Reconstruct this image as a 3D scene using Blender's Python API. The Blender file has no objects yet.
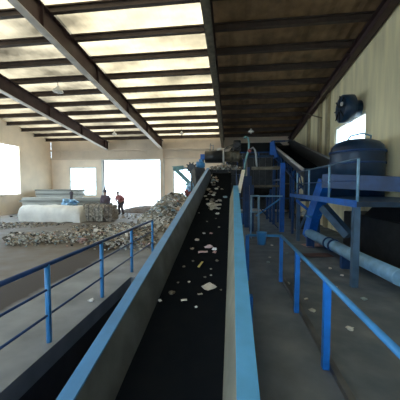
import bpy, bmesh, math, random
from mathutils import Vector, Matrix, noise
rnd = random.Random(7)
S = bpy.context.scene
C = S.collection
PI = math.pi

# ------------------------------------------------------------------ camera
PHI = math.atan(13/260); PSI = math.atan(.123*math.cos(PHI))
f_ = Vector((-math.sin(PSI), math.cos(PSI), 0)); R_ = Vector((math.cos(PSI), math.sin(PSI), 0))
F_ = f_*math.cos(PHI)-Vector((0, 0, math.sin(PHI))); U_ = f_*math.sin(PHI)+Vector((0, 0, math.cos(PHI)))
EYE = Vector((0, 0, 2.05))
cd = bpy.data.cameras.new('camera'); cam = bpy.data.objects.new('camera', cd); C.objects.link(cam)
cd.sensor_width = 36; cd.lens = 36*260/400; cd.clip_start = .05; cd.clip_end = 400
cam.matrix_world = Matrix(((R_.x, U_.x, -F_.x, EYE.x), (R_.y, U_.y, -F_.y, EYE.y), (R_.z, U_.z, -F_.z, EYE.z), (0, 0, 0, 1)))
S.camera = cam

def P(px, py, X=None, Y=None, Z=None):
    """the place on a known plane of the hall that the photo shows at (px, py)"""
    d = F_+R_*((px-200)/260)+U_*((200-py)/260)
    t = X/d.x if X is not None else Y/d.y if Y is not None else (Z-EYE.z)/d.z
    return EYE+d*t

# ------------------------------------------------------------------ materials
MT = {}
def mat(name, col, rough=.6, metal=0, var=.25, scale=6, spec=.5, bump=0, stretch=(1, 1, 1), second=None):
    m = bpy.data.materials.new(name); m.use_nodes = True; MT[name] = m
    nt = m.node_tree; b = nt.nodes['Principled BSDF']
    b.inputs['Roughness'].default_value = rough; b.inputs['Metallic'].default_value = metal
    b.inputs['Specular IOR Level'].default_value = spec
    tc = nt.nodes.new('ShaderNodeTexCoord'); mp = nt.nodes.new('ShaderNodeMapping'); mp.inputs['Scale'].default_value = stretch
    n = nt.nodes.new('ShaderNodeTexNoise'); n.inputs['Scale'].default_value = scale; n.inputs['Detail'].default_value = 5
    nt.links.new(tc.outputs['Object'], mp.inputs['Vector']); nt.links.new(mp.outputs['Vector'], n.inputs['Vector'])
    r = nt.nodes.new('ShaderNodeValToRGB'); r.color_ramp.elements[0].position = .32; r.color_ramp.elements[1].position = .68
    dk = second or [c*(1-var) for c in col]; lt = [min(1, c*(1+var*.5)) for c in col]
    r.color_ramp.elements[0].color = (*dk, 1); r.color_ramp.elements[1].color = (*lt, 1)
    nt.links.new(n.outputs['Fac'], r.inputs['Fac']); nt.links.new(r.outputs['Color'], b.inputs['Base Color'])
    if bump:
        bp = nt.nodes.new('ShaderNodeBump'); bp.inputs['Strength'].default_value = bump; bp.inputs['Distance'].default_value = .02
        nt.links.new(n.outputs['Fac'], bp.inputs['Height']); nt.links.new(bp.outputs['Normal'], b.inputs['Normal'])
    return m

def sheet_mat(name, col, lo, hi):
    """translucent fibreglass roofing with weathered dirt patches"""
    m = bpy.data.materials.new(name); m.use_nodes = True; MT[name] = m
    nt = m.node_tree; nt.nodes.clear(); N = nt.nodes.new; L = nt.links.new
    tc = N('ShaderNodeTexCoord'); mp = N('ShaderNodeMapping'); mp.inputs['Scale'].default_value = (.35, .8, .5)
    n = N('ShaderNodeTexNoise'); n.inputs['Scale'].default_value = 1.1; n.inputs['Detail'].default_value = 5
    L(tc.outputs['Object'], mp.inputs['Vector']); L(mp.outputs['Vector'], n.inputs['Vector'])
    r = N('ShaderNodeValToRGB'); e = r.color_ramp.elements
    e[0].position = .3; e[1].position = .66; e[0].color = (*[c*lo for c in col], 1); e[1].color = (*[c*hi for c in col], 1)
    L(n.outputs['Fac'], r.inputs['Fac'])
    t = N('ShaderNodeBsdfTranslucent'); L(r.outputs['Color'], t.inputs['Color'])
    d = N('ShaderNodeBsdfDiffuse'); d.inputs['Color'].default_value = (.55, .5, .4, 1)
    mx = N('ShaderNodeMixShader'); mx.inputs[0].default_value = .35
    L(t.outputs[0], mx.inputs[1]); L(d.outputs[0], mx.inputs[2])
    o = N('ShaderNodeOutputMaterial'); L(mx.outputs[0], o.inputs['Surface'])

def glass_mat(name):
    m = bpy.data.materials.new(name); m.use_nodes = True; MT[name] = m
    nt = m.node_tree; nt.nodes.clear(); N = nt.nodes.new; L = nt.links.new
    a = N('ShaderNodeBsdfTransparent'); a.inputs[0].default_value = (.9, .93, .93, 1)
    g = N('ShaderNodeBsdfGlossy'); g.inputs['Roughness'].default_value = .05
    mx = N('ShaderNodeMixShader'); mx.inputs[0].default_value = .06; L(a.outputs[0], mx.inputs[1]); L(g.outputs[0], mx.inputs[2])
    o = N('ShaderNodeOutputMaterial'); L(mx.outputs[0], o.inputs['Surface'])

def floor_mat():
    m = mat('concrete', (.25, .275, .3), .75, 0, .35, 1.3, bump=.15)
    nt = m.node_tree; N = nt.nodes.new; L = nt.links.new; b = nt.nodes['Principled BSDF']
    base = b.inputs['Base Color'].links[0].from_socket
    g = N('ShaderNodeNewGeometry'); sx = N('ShaderNodeSeparateXYZ'); L(g.outputs['Position'], sx.inputs[0])
    n = N('ShaderNodeTexNoise'); n.inputs['Scale'].default_value = 2.2; n.inputs['Detail'].default_value = 6
    L(g.outputs['Position'], n.inputs['Vector'])
    # the strip of brown earth trodden along the walkway edge: distance from x = -4.2 with a ragged border
    a = N('ShaderNodeMath'); a.operation = 'ADD'; a.inputs[1].default_value = 4.25; L(sx.outputs['X'], a.inputs[0])
    ab = N('ShaderNodeMath'); ab.operation = 'ABSOLUTE'; L(a.outputs[0], ab.inputs[0])
    w = N('ShaderNodeMath'); w.operation = 'MULTIPLY_ADD'; w.inputs[1].default_value = .5; w.inputs[2].default_value = -.25; L(n.outputs['Fac'], w.inputs[0])
    s = N('ShaderNodeMath'); s.operation = 'ADD'; L(ab.outputs[0], s.inputs[0]); L(w.outputs[0], s.inputs[1])
    mr = N('ShaderNodeMapRange'); mr.inputs['From Min'].default_value = .42; mr.inputs['From Max'].default_value = .62
    mr.inputs['To Min'].default_value = 1; mr.inputs['To Max'].default_value = 0; L(s.outputs[0], mr.inputs['Value'])
    mx = N('ShaderNodeMixRGB'); mx.inputs[2].default_value = (.035, .025, .018, 1); L(mr.outputs[0], mx.inputs[0])
    m3 = N('ShaderNodeMapRange'); m3.inputs['From Min'].default_value = -3.6; m3.inputs['From Max'].default_value = -4.2; L(sx.outputs['X'], m3.inputs['Value'])
    m4 = N('ShaderNodeMapRange'); m4.inputs['From Min'].default_value = .25; m4.inputs['From Max'].default_value = .7
    m4.inputs['To Min'].default_value = .55; m4.inputs['To Max'].default_value = 1; L(n.outputs['Fac'], m4.inputs['Value'])
    m5 = N('ShaderNodeMath'); m5.operation = 'MULTIPLY'; L(m3.outputs[0], m5.inputs[0]); L(m4.outputs[0], m5.inputs[1])
    m6 = N('ShaderNodeMixRGB'); m6.inputs[2].default_value = (.15, .125, .095, 1); L(m5.outputs[0], m6.inputs[0]); L(base, m6.inputs[1]); L(m6.outputs[0], mx.inputs[1])
    # mottled darker blue-grey over the machine side
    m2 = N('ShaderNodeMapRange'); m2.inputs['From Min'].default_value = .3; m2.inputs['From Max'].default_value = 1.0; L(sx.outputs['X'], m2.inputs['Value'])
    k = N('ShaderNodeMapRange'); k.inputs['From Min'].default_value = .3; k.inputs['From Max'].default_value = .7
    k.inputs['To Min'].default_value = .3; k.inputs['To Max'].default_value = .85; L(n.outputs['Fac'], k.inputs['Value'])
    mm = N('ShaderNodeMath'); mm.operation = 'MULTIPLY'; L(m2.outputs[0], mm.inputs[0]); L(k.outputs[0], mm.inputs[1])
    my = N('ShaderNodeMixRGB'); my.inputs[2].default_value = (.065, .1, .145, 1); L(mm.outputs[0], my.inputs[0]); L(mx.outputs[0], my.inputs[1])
    L(my.outputs[0], b.inputs['Base Color'])
floor_mat()
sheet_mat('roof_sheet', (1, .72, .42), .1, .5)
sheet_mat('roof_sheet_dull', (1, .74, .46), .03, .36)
glass_mat('glass')
mat('roof_dark', (.3, .19, .1), .8, 0, .5, 1.5)
mat('rafter_paint', (.05, .026, .026), .6, 0, .3, 3)
mat('purlin_paint', (.06, .04, .03), .7, 0, .3, 3)
mat('flange_paint', (.6, .56, .52), .5, 0, .2, 3)  # light on the flange undersides put into the colour; web stays dark
mat('plaster', (.92, .78, .62), .9, 0, .12, .8)
mat('tan_sheet', (.66, .55, .43), .8, 0, .12, .8)
mat('cream_panel', (.8, .72, .46), .7, 0, .22, 1.2, stretch=(1, 2.5, .3))
mat('panel_post', (.36, .3, .18), .7, 0, .2, 2)
mat('grey_wall', (.3, .28, .26), .9, 0, .2, 1)
mat('trim_white', (.7, .68, .62), .6, 0, .1, 3)
mat('pit_concrete', (.03, .03, .034), .9, 0, .3, 2)
mat('yard', (.6, .58, .54), .9, 0, .15, .4)
mat('rubber', (.006, .008, .011), 1, 0, .5, 5, spec=0, bump=.2, second=(.01, .012, .015))
mat('skirt_grey', (.13, .14, .15), .5, .2, .4, 3, bump=.1)
mat('skirt_pale', (.36, .38, .33), .5, .1, .25, 3)
mat('blue_rail', (.05, .26, .58), .35, 0, .15, 4)
mat('blue_pale', (.13, .44, .78), .3, 0, .12, 4)
mat('blue', (.006, .11, .46), .4, 0, .25, 5)
mat('blue_bright', (.012, .2, .72), .4, 0, .2, 5)
mat('blue_deep', (.005, .045, .16), .45, 0, .3, 4)
mat('navy', (.005, .03, .075), .4, 0, .35, 3)
mat('blue_dull', (.06, .12, .2), .45, 0, .3, 4)
mat('teal', (.16, .34, .34), .5, 0, .3, 4)
mat('pipe_blue', (.22, .42, .62), .35, .1, .25, 5)
mat('dark_steel', (.035, .035, .035), .4, .5, .4, 5)
mat('drum_black', (.03, .032, .034), .35, .3, .3, 4)
mat('rust_steel', (.14, .12, .085), .6, .3, .4, 6)
mat('pale_steel', (.5, .49, .45), .5, .2, .2, 5)
mat('grey_steel', (.3, .31, .31), .4, .5, .25, 5)
mat('white_paint', (.75, .74, .68), .5, 0, .1, 4)
mat('lamp_white', (.85, .83, .76), .4, 0, .05, 4)
mat('red', (.25, .06, .06), .5)
mat('tarp', (.8, .79, .74), .7, 0, .15, 2, bump=.2)
mat('plank', (.2, .195, .165), .8, 0, .3, 3, stretch=(.3, 3, 3))
mat('plank_light', (.36, .35, .3), .8, 0, .2, 3, stretch=(.3, 3, 3))
mat('bale_grey', (.46, .43, .37), .9, 0, .6, 9, bump=.6)
mat('bale_brown', (.3, .26, .22), .9, 0, .6, 9, bump=.6)
mat('strap', (.1, .1, .1), .6)
mat('skin', (.35, .2, .14), .6, 0, .05)
mat('hair', (.02, .018, .016), .8)
mat('cloth_dark', (.1, .09, .11), .9, 0, .2, 8)
mat('cloth_navy', (.06, .07, .1), .9, 0, .2, 8)
mat('cloth_red', (.36, .13, .13), .9, 0, .2, 8)
mat('cloth_plum', (.13, .1, .13), .9, 0, .2, 8)
mat('shoe', (.02, .02, .02), .7)
mat('heap_base', (.2, .19, .165), .95, 0, .5, 7, bump=.6)
mat('earth', (.15, .12, .1), .95, 0, .4, 5, bump=.5)
for i, c in enumerate([(.75, .74, .7), (.5, .5, .46), (.3, .29, .25), (.16, .15, .13), (.45, .36, .26), (.3, .4, .45), (.5, .32, .3), (.06, .06, .06)]):
    mat('scrap_%d' % i, c, .7, 0, .25, 10)
SCR = [MT['scrap_%d' % i] for i in range(8)]
mat('paper', (.82, .82, .82), .7, 0, .08)
mat('foil', (.5, .52, .55), .3, .4, .2, 12)
mat('yellow', (.65, .6, .22), .5)
mat('pink', (.65, .5, .56), .6)
mat('brown_board', (.09, .05, .05), .8)

# ------------------------------------------------------------------ mesh helpers
class MB:
    def __init__(s): s.v = []; s.f = []; s.mi = []; s.sm = []
    def add(s, vs, fs, mi=0, smooth=False):
        o = len(s.v); s.v += [Vector(v) for v in vs]
        for f in fs: s.f.append([i+o for i in f]); s.mi.append(mi); s.sm.append(smooth)
        return s
    def hexa(s, p, mi=0):      # p: 4 bottom + 4 top corners
        return s.add(p, [(3, 2, 1, 0), (4, 5, 6, 7), (0, 1, 5, 4), (1, 2, 6, 5), (2, 3, 7, 6), (3, 0, 4, 7)], mi)
    def box(s, x0, x1, y0, y1, z0, z1, mi=0):
        return s.hexa([(x0, y0, z0), (x1, y0, z0), (x1, y1, z0), (x0, y1, z0), (x0, y0, z1), (x1, y0, z1), (x1, y1, z1), (x0, y1, z1)], mi)
    def bar(s, a, b, w, h=None, up=(0, 0, 1), mi=0):
        a = Vector(a); b = Vector(b); h = h or w; d = (b-a).normalized(); up = Vector(up)
        if abs(d.dot(up)) > .95: up = Vector((0, 1, 0))
        x = d.cross(up).normalized()*w/2; y = x.cross(d).normalized()*h/2
        q = [-x-y, x-y, x+y, -x+y]
        return s.hexa([a+k for k in q]+[b+k for k in q], mi)
    def tube(s, pts, r, n=10, mi=0, cap=True):
        pts = [Vector(p) for p in pts]; rs = r if isinstance(r, (list, tuple)) else [r]*len(pts)
        o = []; ref = None
        for i, p in enumerate(pts):
            d = (pts[min(i+1, len(pts)-1)]-pts[max(i-1, 0)]).normalized()
            if ref is None: ref = d.orthogonal().normalized()
            ref = (ref-d*ref.dot(d)).normalized(); y = d.cross(ref)
            o += [p+(ref*math.cos(2*PI*k/n)+y*math.sin(2*PI*k/n))*rs[i] for k in range(n)]
        fs = []
        for i in range(len(pts)-1):
            for k in range(n): fs.append((i*n+k, i*n+(k+1) % n, (i+1)*n+(k+1) % n, (i+1)*n+k))
        s.add(o, fs, mi, True)
        if cap: s.add(o[:n], [tuple(range(n-1, -1, -1))], mi); s.add(o[-n:], [tuple(range(n))], mi)
        return s
    def lathe(s, base, axis, prof, n=24, mi=0):     # prof: (distance along axis, radius)
        base = Vector(base); axis = Vector(axis).normalized(); u = axis.orthogonal().normalized(); w = axis.cross(u)
        o = []
        for t, r in prof:
            r = max(r, .0005); o += [base+axis*t+(u*math.cos(2*PI*k/n)+w*math.sin(2*PI*k/n))*r for k in range(n)]
        for i in range(len(prof)-1):
            flat = abs(prof[i][0]-prof[i+1][0]) < 1e-6
            s.add(o[i*n:(i+2)*n], [(k, (k+1) % n, n+(k+1) % n, n+k) for k in range(n)], mi, not flat)
        s.add(o[:n], [tuple(range(n-1, -1, -1))], mi); s.add(o[-n:], [tuple(range(n))], mi)
        return s
    def poly(s, outline, ext, mi=0):                # extrude a polygon by a vector
        o = [Vector(p) for p in outline]; e = Vector(ext); n = len(o)
        return s.add(o+[p+e for p in o], [tuple(range(n-1, -1, -1)), tuple(range(n, 2*n))]+[(i, (i+1) % n, n+(i+1) % n, n+i) for i in range(n)], mi)
    def build(s, name, m, parent=None, base=None, bevel=0, subsurf=0):
        me = bpy.data.meshes.new(name)
        o = Vector(parent['_o']) if parent and '_o' in parent else Vector(base) if base is not None else None
        if o is None:
            xs = [v.x for v in s.v]; ys = [v.y for v in s.v]; zs = [v.z for v in s.v]
            o = Vector(((min(xs)+max(xs))/2, (min(ys)+max(ys))/2, min(zs)))
        me.from_pydata([v-o for v in s.v], [], s.f)
        for mm in (m if isinstance(m, list) else [m]): me.materials.append(MT[mm] if isinstance(mm, str) else mm)
        me.polygons.foreach_set('material_index', s.mi); me.polygons.foreach_set('use_smooth', s.sm)
        bm = bmesh.new(); bm.from_mesh(me); bmesh.ops.remove_doubles(bm, verts=bm.verts, dist=1e-5)
        bmesh.ops.recalc_face_normals(bm, faces=bm.faces); bm.to_mesh(me); bm.free()
        ob = bpy.data.objects.new(name, me); C.objects.link(ob)
        if parent: ob.parent = parent; ob.location = (0, 0, 0); ob['_o'] = list(o)
        else: ob.location = o; ob['_o'] = list(o)
        if bevel:
            b = ob.modifiers.new('bevel', 'BEVEL'); b.width = bevel; b.segments = 2; b.limit_method = 'ANGLE'
        if subsurf:
            b = ob.modifiers.new('sub', 'SUBSURF'); b.levels = b.render_levels = subsurf
        return ob

def tag(o, label, cat, group=None, kind=None):
    o['label'] = label; o['category'] = cat
    if group: o['group'] = group
    if kind: o['kind'] = kind
    return o
def thing(name, loc, label, cat, group=None):
    o = bpy.data.objects.new(name, None); C.objects.link(o); o.location = loc; o['_o'] = list(loc); o.empty_display_size = .1
    return tag(o, label, cat, group)
def struct(name, mb, m):
    o = mb.build(name, m, base=(0, 0, 0)); o['kind'] = 'structure'; return o
def dup(o, delta, label=None, rz=0):
    c = o.copy(); C.objects.link(c); c.location = Vector(o.location)+Vector(delta); c.rotation_euler.z += rz
    if label: c['label'] = label
    for ch in [x for x in C.objects if x.parent == o]:
        k = ch.copy(); C.objects.link(k); k.parent = c
        for g in [x for x in C.objects if x.parent == ch]:
            q = g.copy(); C.objects.link(q); q.parent = k
    return c

# ------------------------------------------------------------------ the hall
XR, XL, YB, YF = 4.8, -16.5, 22.2, -7.0
RS = -.12265
def roof(y): return 8.75+RS*y                       # underside of the purlins

# floor with the conveyor pit
PX0, PX1, PY0, PY1, PD = -2.28, .16, -1.6, 5.6, -1.0
fl = MB()
fl.box(XL-.3, PX0, YF-.3, YB+.3, -.25, 0); fl.box(PX1, XR+.3, YF-.3, YB+.3, -.25, 0)
fl.box(PX0, PX1, YF-.3, PY0, -.25, 0); fl.box(PX0, PX1, PY1, YB+.3, -.25, 0)
struct('floor', fl, 'concrete')
pt = MB()
pt.box(PX0-.1, PX1+.1, PY0-.1, PY1+.1, PD-.1, PD)
pt.box(PX0-.1, PX0, PY0-.1, PY1+.1, PD, -.25); pt.box(PX1, PX1+.1, PY0-.1, PY1+.1, PD, -.25)
pt.box(PX0, PX1, PY0-.1, PY0, PD, -.25); pt.box(PX0, PX1, PY1, PY1+.1, PD, -.25)
struct('floor_pit', pt, 'pit_concrete')
gd = MB(); gd.box(-120, XL-.3, -60, 200, -.9, -.25); gd.box(XR+.3, 120, -60, 200, -.9, -.25); gd.box(XL-.3, XR+.3, -60, YF-.3, -.9, -.25); gd.box(XL-.3, XR+.3, YB+.3, 200, -.9, -.25)
struct('ground', gd, 'yard')
struct('trim_1', MB().box(1.1, 1.17, -3, 6.4, 0, .06), 'skirt_grey')   # low kerb under the right handrail

def wall_holes(axis, c, t, a0, a1, ztop, holes, mb, zlo=0):
    """a slab wall at axis = c .. c+t spanning a0..a1 with rectangular holes (a, b, z0, z1)"""
    def q(u0, u1, z0, z1):
        if u1-u0 < 1e-3 or z1-z0 < 1e-3: return
        if axis == 'y': mb.box(u0, u1, c, c+t, z0, z1)
        else: mb.box(c, c+t, u0, u1, z0, z1)
    us = sorted({a0, a1}|{h[0] for h in holes}|{h[1] for h in holes})
    for u0, u1 in zip(us, us[1:]):
        col = sorted([h for h in holes if h[0] <= u0+1e-6 and h[1] >= u1-1e-6], key=lambda h: h[2]); z = zlo
        for h in col: q(u0, u1, z, h[2]); z = h[3]
        q(u0, u1, z, ztop)

d0 = P(103, 161, Y=YB); d1 = P(163, 161, Y=YB); DX0, DX1, DZ = d0.x, d1.x, P(130, 160, Y=YB).z
w0 = P(69.5, 196, Y=YB); w1 = P(96, 167, Y=YB); WX0, WX1, WZ0, WZ1 = w0.x, w1.x, w0.z, w1.z
v0 = P(173, 200, Y=YB); v1 = P(192, 168, Y=YB); VX0, VX1, VZ0, VZ1 = v0.x, v1.x, .9, v1.z
ZP = P(130, 157.5, Y=YB).z                         # top of the plastered part
wb = MB(); wall_holes('y', YB, .25, XL, XR, ZP, [(DX0, DX1, 0, DZ), (WX0, WX1, WZ0, WZ1), (VX0, VX1, VZ0, VZ1)], wb)
struct('wall_back', wb, 'plaster')
wu = MB(); ztop = roof(YB)+.36
for i in range(int((XR-XL)/.3)):
    x = XL+i*.3; wu.box(x, x+.3, YB+.04, YB+.2, ZP, ztop)
    if i % 3 == 0: wu.box(x, x+.03, YB+.02, YB+.04, ZP, ztop)
struct('wall_back_upper', wu, 'tan_sheet')
struct('trim_2', MB().box(XL, XR, YB-.12, YB, ZP-.14, ZP+.05), 'tan_sheet')
struct('trim_3', MB().box(XL, XR, YB-.12, YB, ZP+.62, ZP+.76), 'tan_sheet')

def window(name, x0, x1, z0, z1, y, nx, nz):
    m = MB(); w = .09
    m.box(x0, x0+w, y, y+.1, z0, z1); m.box(x1-w, x1, y, y+.1, z0, z1); m.box(x0+w, x1-w, y, y+.1, z0, z0+w); m.box(x0+w, x1-w, y, y+.1, z1-w, z1)
    for i in range(1, nx): xx = x0+(x1-x0)*i/nx; m.box(xx-.025, xx+.025, y+.02, y+.08, z0+w, z1-w)
    for i in range(1, nz): zz = z0+(z1-z0)*i/nz; m.box(x0+w, x1-w, y+.03, y+.07, zz-.025, zz+.025)
    o = m.build(name, 'trim_white', base=(x0, y, z0)); o['kind'] = 'structure'
    MB().box(x0+w, x1-w, y+.045, y+.055, z0+w, z1-w).build('pane', 'glass', o)
    return o
wn1 = window('window_1', WX0, WX1, WZ0, WZ1, YB+.08, 2, 2)
MB().hexa([(WX1-.1, YB, WZ0+.1), (WX1-.06, YB, WZ0+.1), (WX1-.3, YB-.7, WZ0+.1), (WX1-.34, YB-.7, WZ0+.1), (WX1-.1, YB, WZ1-.1), (WX1-.06, YB, WZ1-.1), (WX1-.3, YB-.7, WZ1-.1), (WX1-.34, YB-.7, WZ1-.1)]).build('casement', 'glass', wn1)
window('window_2', VX0, VX1, VZ0, VZ1, YB+.08, 2, 3)
dm = MB(); dm.box(DX0-.14, DX0, YB-.05, YB+.27, 0, DZ+.14); dm.box(DX1, DX1+.14, YB-.05, YB+.27, 0, DZ+.14); dm.box(DX0, DX1, YB-.05, YB+.27, DZ, DZ+.14)
struct('door_1', dm, 'trim_white')
# left and front walls
wl = MB(); wall_holes('x', XL-.25, .25, YF, YB, 9.6, [(4, 8, 1.6, 4.4), (11, 18.6, 1.5, 5.2)], wl); struct('wall_left', wl, 'plaster')  # window openings are invented, added to brighten the back wall
wf = MB(); wall_holes('y', YF-.25, .25, XL, XR, 9.7, [(-3, .6, 0, 4.2), (-15, -4.5, .9, 5.6)], wf); struct('wall_front', wf, 'grey_wall')  # unseen openings behind the camera, added to let more daylight in
# right wall with its window and posts
r0 = P(334.5, 128, X=XR); r1 = P(348, 141, X=XR); RY1 = r0.y; RY0 = RY1-2.9; RZ1 = r0.z; RZ0 = RZ1-1.35
wr = MB(); wall_holes('x', XR, .25, YF, YB, 9.6, [(RY0, RY1, RZ0, RZ1)], wr)
struct('wall_right', wr, 'cream_panel')
rw = MB(); w = .08
rw.box(XR+.05, XR+.15, RY0, RY0+w, RZ0, RZ1); rw.box(XR+.05, XR+.15, RY1-w, RY1, RZ0, RZ1); rw.box(XR+.05, XR+.15, RY0+w, RY1-w, RZ0, RZ0+w); rw.box(XR+.05, XR+.15, RY0+w, RY1-w, RZ1-w, RZ1)
o = rw.build('window_3', 'trim_white', base=(XR+.1, RY0, RZ0)); o['kind'] = 'structure'
MB().box(XR+.095, XR+.105, RY0+w, RY1-w, RZ0+w, RZ1-w).build('pane', 'glass', o)
tp = MB()
for px in (310, 321, 329):
    yy = P(px, 120, X=XR).y; tp.box(XR-.12, XR, yy-.18, yy+.18, 0, roof(yy)-.05)
struct('trim_4', tp, 'panel_post')

# roof sheets: corrugated along the slope, translucent on the three left bays, opaque above the machines
def sheets(x0, x1):
    m = MB(); n = int((x1-x0)/.18); vs = []; fs = []
    for i in range(n+1):
        x = x0+(x1-x0)*i/n; h = .26+(.035 if i % 2 else 0)
        vs += [(x, YF-.5, roof(YF-.5)+h), (x, YB+.6, roof(YB+.6)+h)]
    for i in range(n): fs.append((2*i, 2*i+2, 2*i+3, 2*i+1))
    return m.add(vs, fs)
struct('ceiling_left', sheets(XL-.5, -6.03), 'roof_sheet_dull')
struct('ceiling', sheets(-6.03, -.86), 'roof_sheet')
struct('ceiling_right', sheets(-.86, XR+.5), 'roof_dark')
# purlins
py = 13.56-1.335*15; k = 0
while py < YB:
    if py > YF:
        z = roof(py); m = MB()
        m.box(XL, XR, py-.03, py+.03, z, z+.2); m.box(XL, XR, py-.1, py+.1, z+.2, z+.245); m.box(XL, XR, py-.13, py+.03, z-.012, z+.006)
        if py > 5: tag(m.build('roof_purlin', 'purlin_paint'), 'dark steel purlin running across under the roof sheets', 'roof beam', 'purlins across the roof')
        else:
            o = m.build('roof_purlin', 'purlin_paint'); tag(o, 'dark steel purlin running across under the roof sheets', 'roof beam', 'purlins across the roof')
    py += 1.335
# rafters
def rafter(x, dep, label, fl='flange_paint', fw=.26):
    y0, y1 = YF, YB-.05
    o = thing('roof_rafter', (x, y1, roof(y1)-dep), label, 'roof beam')
    def slab(a, b, u0, u1): return MB().hexa([(a, y0, roof(y0)+u0), (b, y0, roof(y0)+u0), (b, y1, roof(y1)+u0), (a, y1, roof(y1)+u0), (a, y0, roof(y0)+u1), (b, y0, roof(y0)+u1), (b, y1, roof(y1)+u1), (a, y1, roof(y1)+u1)])
    slab(x-.012, x+.012, -dep+.03, -.03).build('web', 'rafter_paint', o)
    slab(x-fw/2, x+fw/2, -.03, -.002).build('top_flange', 'rafter_paint', o)
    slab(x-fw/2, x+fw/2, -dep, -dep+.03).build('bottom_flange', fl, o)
    y = 1.0
    while y < y1:
        MB().box(x-fw/2+.02, x+fw/2-.02, y-.008, y+.008, roof(y)-dep+.03, roof(y)-.03).build('stiffener', 'rafter_paint', o); y += 3.4
    return o
rafter(-.76, .76, 'brown steel rafter running straight away above the conveyor, between bright and dark roof', 'rust_steel')
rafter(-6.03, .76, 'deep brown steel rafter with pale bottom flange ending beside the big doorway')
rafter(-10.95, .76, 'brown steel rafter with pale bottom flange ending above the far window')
rafter(XR-.2, .4, 'brown steel rafter following the top of the cream panel wall', 'rafter_paint')
# columns at the far ends of the rafters
for x, lb in ((-.76, 'steel column behind the drum, at the far end of the central rafter'), (-6.03, 'pale steel column on the far wall just beside the big doorway')):
    o = thing('wall_column', (x, YB-.3, 0), lb, 'column'); zt = roof(YB-.3)-.78
    MB().box(x-.012, x+.012, YB-.28, YB-.12, .02, zt).build('web', 'tan_sheet', o)
    MB().box(x-.13, x+.13, YB-.31, YB-.28, .02, zt).build('flange', 'tan_sheet', o)
    MB().box(x-.2, x+.2, YB-.4, YB-.01, 0, .02).build('base_plate', 'tan_sheet', o)
# crossed rods under the dark roof near the right wall
for a, b, lb in (((298, 128), (331, 84), 'thin grey brace rod rising along the top of the cream wall'), ((303, 92), (322, 118), 'thin grey brace rod crossing the longer one under the dark roof')):
    A = P(*a, X=XR-.08 if lb.endswith('wall') else 4.3); B = P(*b, X=4.3 if lb.endswith('wall') else XR-.08); A.z = roof(A.y)+.05 if A.z < B.z and lb.endswith('roof') else A.z
    if A.z > roof(A.y)-.05: A.z = roof(A.y)-.05
    if B.z > roof(B.y)-.05: B.z = roof(B.y)-.05
    tag(MB().tube([A, B], .03, 8).build('brace_rod', 'rust_steel'), lb, 'brace')

# hanging lamps
def lamp(px, py, Y, r, label):
    p = P(px, py, Y=Y); zt = roof(Y)+.1
    o = thing('pendant_lamp', (p.x, Y, p.z-r*.6), label, 'lamp')
    MB().lathe((p.x, Y, p.z-r*.6), (0, 0, 1), [(0, r), (.02, r), (r*.5, r*.8), (r*.85, r*.35), (r, r*.3), (r*1.2, r*.28)], 20).build('lamp_shade', 'lamp_white', o)
    MB().lathe((p.x, Y, p.z-r*.6), (0, 0, 1), [(-.1, .02), (-.06, .06), (.02, .06), (.06, .03)], 12).build('bulb', 'lamp_white', o)
    MB().tube([(p.x, Y, p.z+r*.6), (p.x, Y, zt)], .015, 6).build('cord', 'dark_steel', o)
lamp(251, 130.5, 17.6, .19, 'small white bell lamp hanging under the dark roof above the drum')
lamp(181.5, 132.5, 19.3, .16, 'small white lamp hanging under the bright roof near the central rafter')
lamp(114.5, 133, 19.3, .16, 'small white lamp hanging between the two brown rafters with pale flanges')
lamp(58, 89, 12.2, .24, 'wide white lamp hanging under the bright roof nearest the left wall')

# ------------------------------------------------------------------ main conveyor
BS = .2185
def bz(y): return -.25+BS*y
Y0, Y1 = -1.0, 13.8
conv = thing('belt_conveyor', (-.5, Y0, PD), 'long rising conveyor with black belt and blue topped side walls in the middle', 'conveyor')
def strip(pr0, ya, yb):                             # profile (x, dz) swept along the slope
    m = MB(); n = len(pr0)
    return m.add([(x, ya, bz(ya)+d) for x, d in pr0]+[(x, yb, bz(yb)+d) for x, d in pr0], [tuple(range(n-1, -1, -1)), tuple(range(n, 2*n))]+[(i, (i+1) % n, n+(i+1) % n, n+i) for i in range(n)])
belt = MB(); vs = []; nx = 12; ny = 90
for j in range(ny+1):
    y = Y0+(Y1-Y0)*j/ny
    for i in range(nx+1):
        x = -1.0+.95*i/nx; u = (x+.525)/.475
        vs.append((x, y, bz(y)+.03*u*u+.006*noise.noise(Vector((x*3, y*2, 0)))))
belt.add(vs, [(j*(nx+1)+i, j*(nx+1)+i+1, (j+1)*(nx+1)+i+1, (j+1)*(nx+1)+i) for j in range(ny) for i in range(nx)], 0, True)
belt.lathe((-1.0, Y1, bz(Y1)-.2), (1, 0, 0), [(0, .2), (.95, .2)], 20); belt.lathe((-1.0, Y0, bz(Y0)-.2), (1, 0, 0), [(0, .2), (.95, .2)], 20)
belt.add([(-1, Y0, bz(Y0)-.4), (-.05, Y0, bz(Y0)-.4), (-.05, Y1, bz(Y1)-.4), (-1, Y1, bz(Y1)-.4)], [(0, 1, 2, 3)])
belt.build('belt', 'rubber', conv)
sl = strip([(-.985, .02), (-1.01, .02), (-1.11, .45), (-1.085, .45)], Y0, 12.6).build('skirt_board', 'skirt_grey', conv); sl['label'] = 'grey side board left of the belt'
strip([(-1.085, .43), (-1.085, .47), (-1.21, .47), (-1.21, .43)], Y0, 12.6).build('top_rail', 'blue_rail', sl)
sr = strip([(-.07, .02), (-.05, .02), (.06, .45), (.04, .45)], Y0, 8.6).build('skirt_board', 'skirt_pale', conv); sr['label'] = 'pale grey side board right of the belt'
strip([(.04, .43), (.04, .47), (.2, .47), (.2, .43)], Y0, 8.6).build('top_rail', 'blue_pale', sr)
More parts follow.
